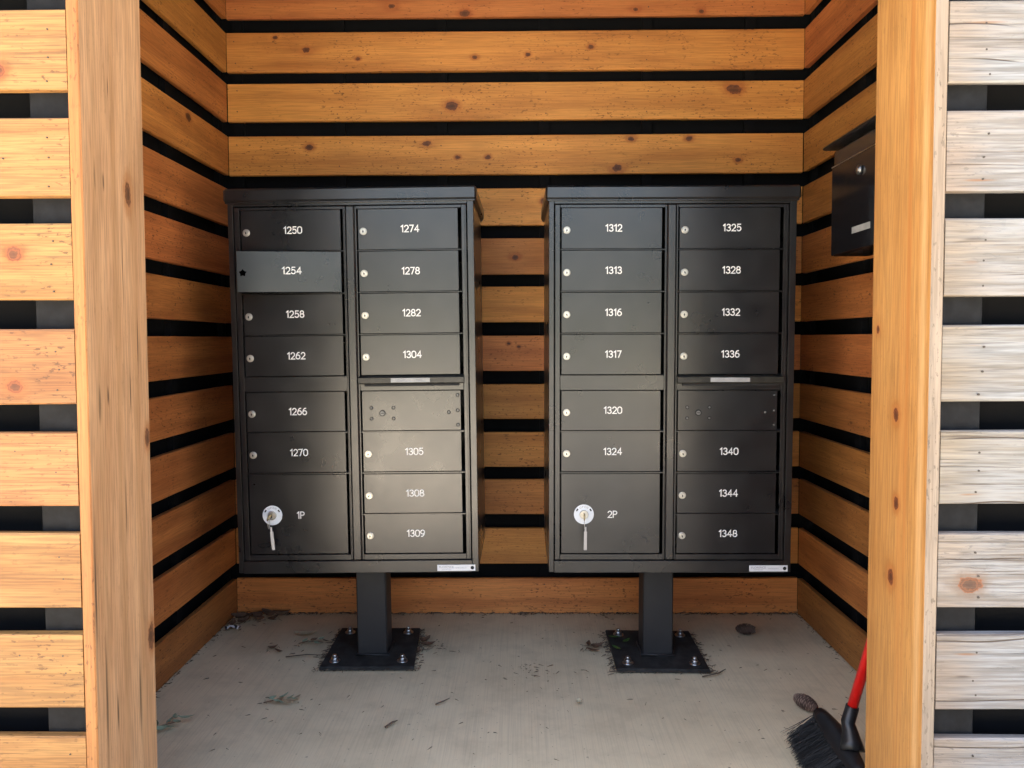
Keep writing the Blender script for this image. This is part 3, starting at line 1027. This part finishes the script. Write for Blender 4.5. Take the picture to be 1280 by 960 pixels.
LC = 'crisp dark brown dead leaf in the corner heap by the wall boards'
for x, y, a, L in ((-1.12, 3.03, 10, .085), (-1.07, 3.05, 40, .080), (-1.02, 3.055, -20, .075), (-1.10, 2.99, 70, .07), (-1.05, 3.01, -35, .08), (-.97, 3.06, 15, .07), (-1.135, 2.96, 95, .06), (-.99, 3.02, 60, .055)):
    leaf((x, y), R(a), L, L * .5, leaf_brown, LC, random.uniform(.6, 1.2))
leaf((-.815, 2.855), R(5), .085, .03, leaf_tan, 'tan curled dry leaf beside the green leaf clump', .6)
LP = ('dark shrivelled leaf fragment beside the base plate of the mailbox with doors 1250 to 1309', 'dark shrivelled leaf fragment beside the base plate of the mailbox with doors 1312 to 1348')
for x, y, a, L in ((-.355, 2.80, 60, .06), (-.338, 2.76, 20, .055), (-.372, 2.70, 75, .05), (.275, 2.74, 30, .055), (.258, 2.71, -20, .05), (.245, 2.76, 80, .045), (-.87, 2.70, -30, .04), (-.90, 2.73, 30, .035)):
    leaf((x, y), R(a), L, L * .45, leaf_brown, LP[x > 0], random.uniform(.5, 1.1))
for x, y in ((.345, 2.80), (.385, 2.765), (.34, 2.70)):
    leaf((x - .0, y), R(random.uniform(0, 180)), .045, .02, plain('fresh_leaf', (.05, .11, .02), .6, vary=.3), 'small bright green leaf lying on the base plate', .4, .0135)
leaf((.178, 2.318), R(80), .028, .018, plain('husk', (.62, .56, .38), .6), 'pale cream seed husk lying alone on the concrete', .9)


def twig(pts, r, label):
    o = MB().tube([(x, y, .003 + .004 * math.sin(i)) for i, (x, y) in enumerate(pts)], [r] * (len(pts) - 1) + [r * .4], 6).build('twig', litter_m)
    return tag(o, label, 'twig', 'twigs on the floor')


twig([(-.392, 2.165), (-.376, 2.185), (-.362, 2.198)], .0035, 'stubby dark twig lying on bare concrete in front of the base plates')
twig([(-.262, 2.305), (-.240, 2.318), (-.222, 2.338)], .0022, 'thin bent twig on bare concrete between the base plates')
twig([(-.83, 2.655), (-.76, 2.668), (-.70, 2.664)], .0020, 'long thin twig reaching the left edge of a base plate')
twig([(.60, 2.50), (.66, 2.52), (.69, 2.55)], .0025, 'short twig against the corner of a base plate')

# striped scrap of wrapper by the boards
m = MB()
for k in range(9):
    t = k / 8
    for s_ in range(7):
        w = s_ / 6
        m.v.append(Vector((.055 * (t - .5), .030 * (w - .5) + .006 * math.sin(t * 5), .004 + .010 * abs(math.sin(t * 4.2 + w * 2.1)))))
for k in range(8):
    for i in range(6):
        m.face((k * 7 + i, k * 7 + i + 1, k * 7 + 8 + i, k * 7 + 7 + i))
n = NT('striped_foil')
tcx = n.node('TexCoord').outputs['Object']
cmp_ = n.node('SeparateXYZ', (tcx,)).outputs
sv = n.math('SINE', n.math('ADD', n.math('MULTIPLY', cmp_[0], 330.0), n.math('MULTIPLY', n.math('POWER', n.math('MULTIPLY', cmp_[1], 60.0), 2.0), 2.5)))
foil = n.done(n.mix(n.step(sv, -.1, .1), (.03, .03, .04), (.80, .79, .82)), .35)
o = m.build('wrapper_scrap', foil, None, (-1.118, 2.915, .001), (0, R(4), R(35)), recalc=False)
tag(o, 'small black and white striped wrapper scrap beside the corner leaves', 'litter')

# uncountable crumbs, needles and dirt
m = MB()
def crumb(x, y, s_):
    a = random.uniform(0, math.pi)
    if random.random() < .55:                       # needle
        L = s_ * random.uniform(2.0, 5.5)
        d, w = Vector((math.cos(a), math.sin(a), 0)) * L, Vector((-math.sin(a), math.cos(a), 0)) * s_ * .28
        c = Vector((x, y, random.uniform(.001, .004)))
        b = len(m.v)
        m.v += [c - d - w, c - d + w, c + d + w * .4 + Vector((0, 0, .002)), c + d - w * .4, c + Vector((0, 0, s_ * .6 + .001))]
        m.face((b, b + 1, b + 4)); m.face((b + 1, b + 2, b + 4)); m.face((b + 2, b + 3, b + 4)); m.face((b + 3, b, b + 4))
    else:
        b = len(m.v)
        k = 5
        for i in range(k):
            an = a + 2 * math.pi * i / k
            m.v.append(Vector((x + s_ * random.uniform(.5, 1.3) * math.cos(an), y + s_ * random.uniform(.4, 1) * math.sin(an), .0006)))
        m.v.append(Vector((x, y, s_ * random.uniform(.3, 1.0))))
        for i in range(k):
            m.face((b + i, b + (i + 1) % k, b + k))


for _ in range(600):                                 # along the back boards
    crumb(random.uniform(XL, XR), YB - abs(random.gauss(0, .010)) - .001, random.uniform(.0012, .0045))
for _ in range(170):
    crumb(XL + abs(random.gauss(0, .012)), random.uniform(1.7, YB), random.uniform(.001, .003))
for _ in range(130):
    crumb(XR - abs(random.gauss(0, .012)), random.uniform(1.7, YB), random.uniform(.001, .003))
for X, P_ in ((-.5285, PL), (.486, PR)):
    for k in range(4):
        q0, q1 = Vector(P_[k]), Vector(P_[(k + 1) % 4])
        cc = Vector((0, .2))
        for _ in range((30, 110, 35, 110)[k]):
            q = q0.lerp(q1, random.random())
            q = q + (q - cc).normalized() * abs(random.gauss(0, .014 if k % 2 else .004))
            crumb(X + q.x, YC + q.y, random.uniform(.0012, .0042))
for _ in range(260):
    crumb(random.uniform(-1.1, 1.05), random.uniform(1.75, 3.05), random.uniform(.0008, .0022))
for cx_, cy_, s_, n_ in ((.02, 2.56, .06, 45), (-.86, 2.72, .06, 30), (.26, 2.74, .05, 50), (-1.08, 3.0, .06, 60), (-.34, 2.76, .04, 50), (-.70, 2.30, .07, 14), (.10, 2.45, .10, 18)):
    for _ in range(n_):
        crumb(random.gauss(cx_, s_), min(YB - .002, random.gauss(cy_, s_ * .7)), random.uniform(.001, .0032))
tag(m.build('floor_litter', litter_m, recalc=False), 'dark crumbs and dry needles strewn over the concrete and along its edges', 'litter', kind='stuff')
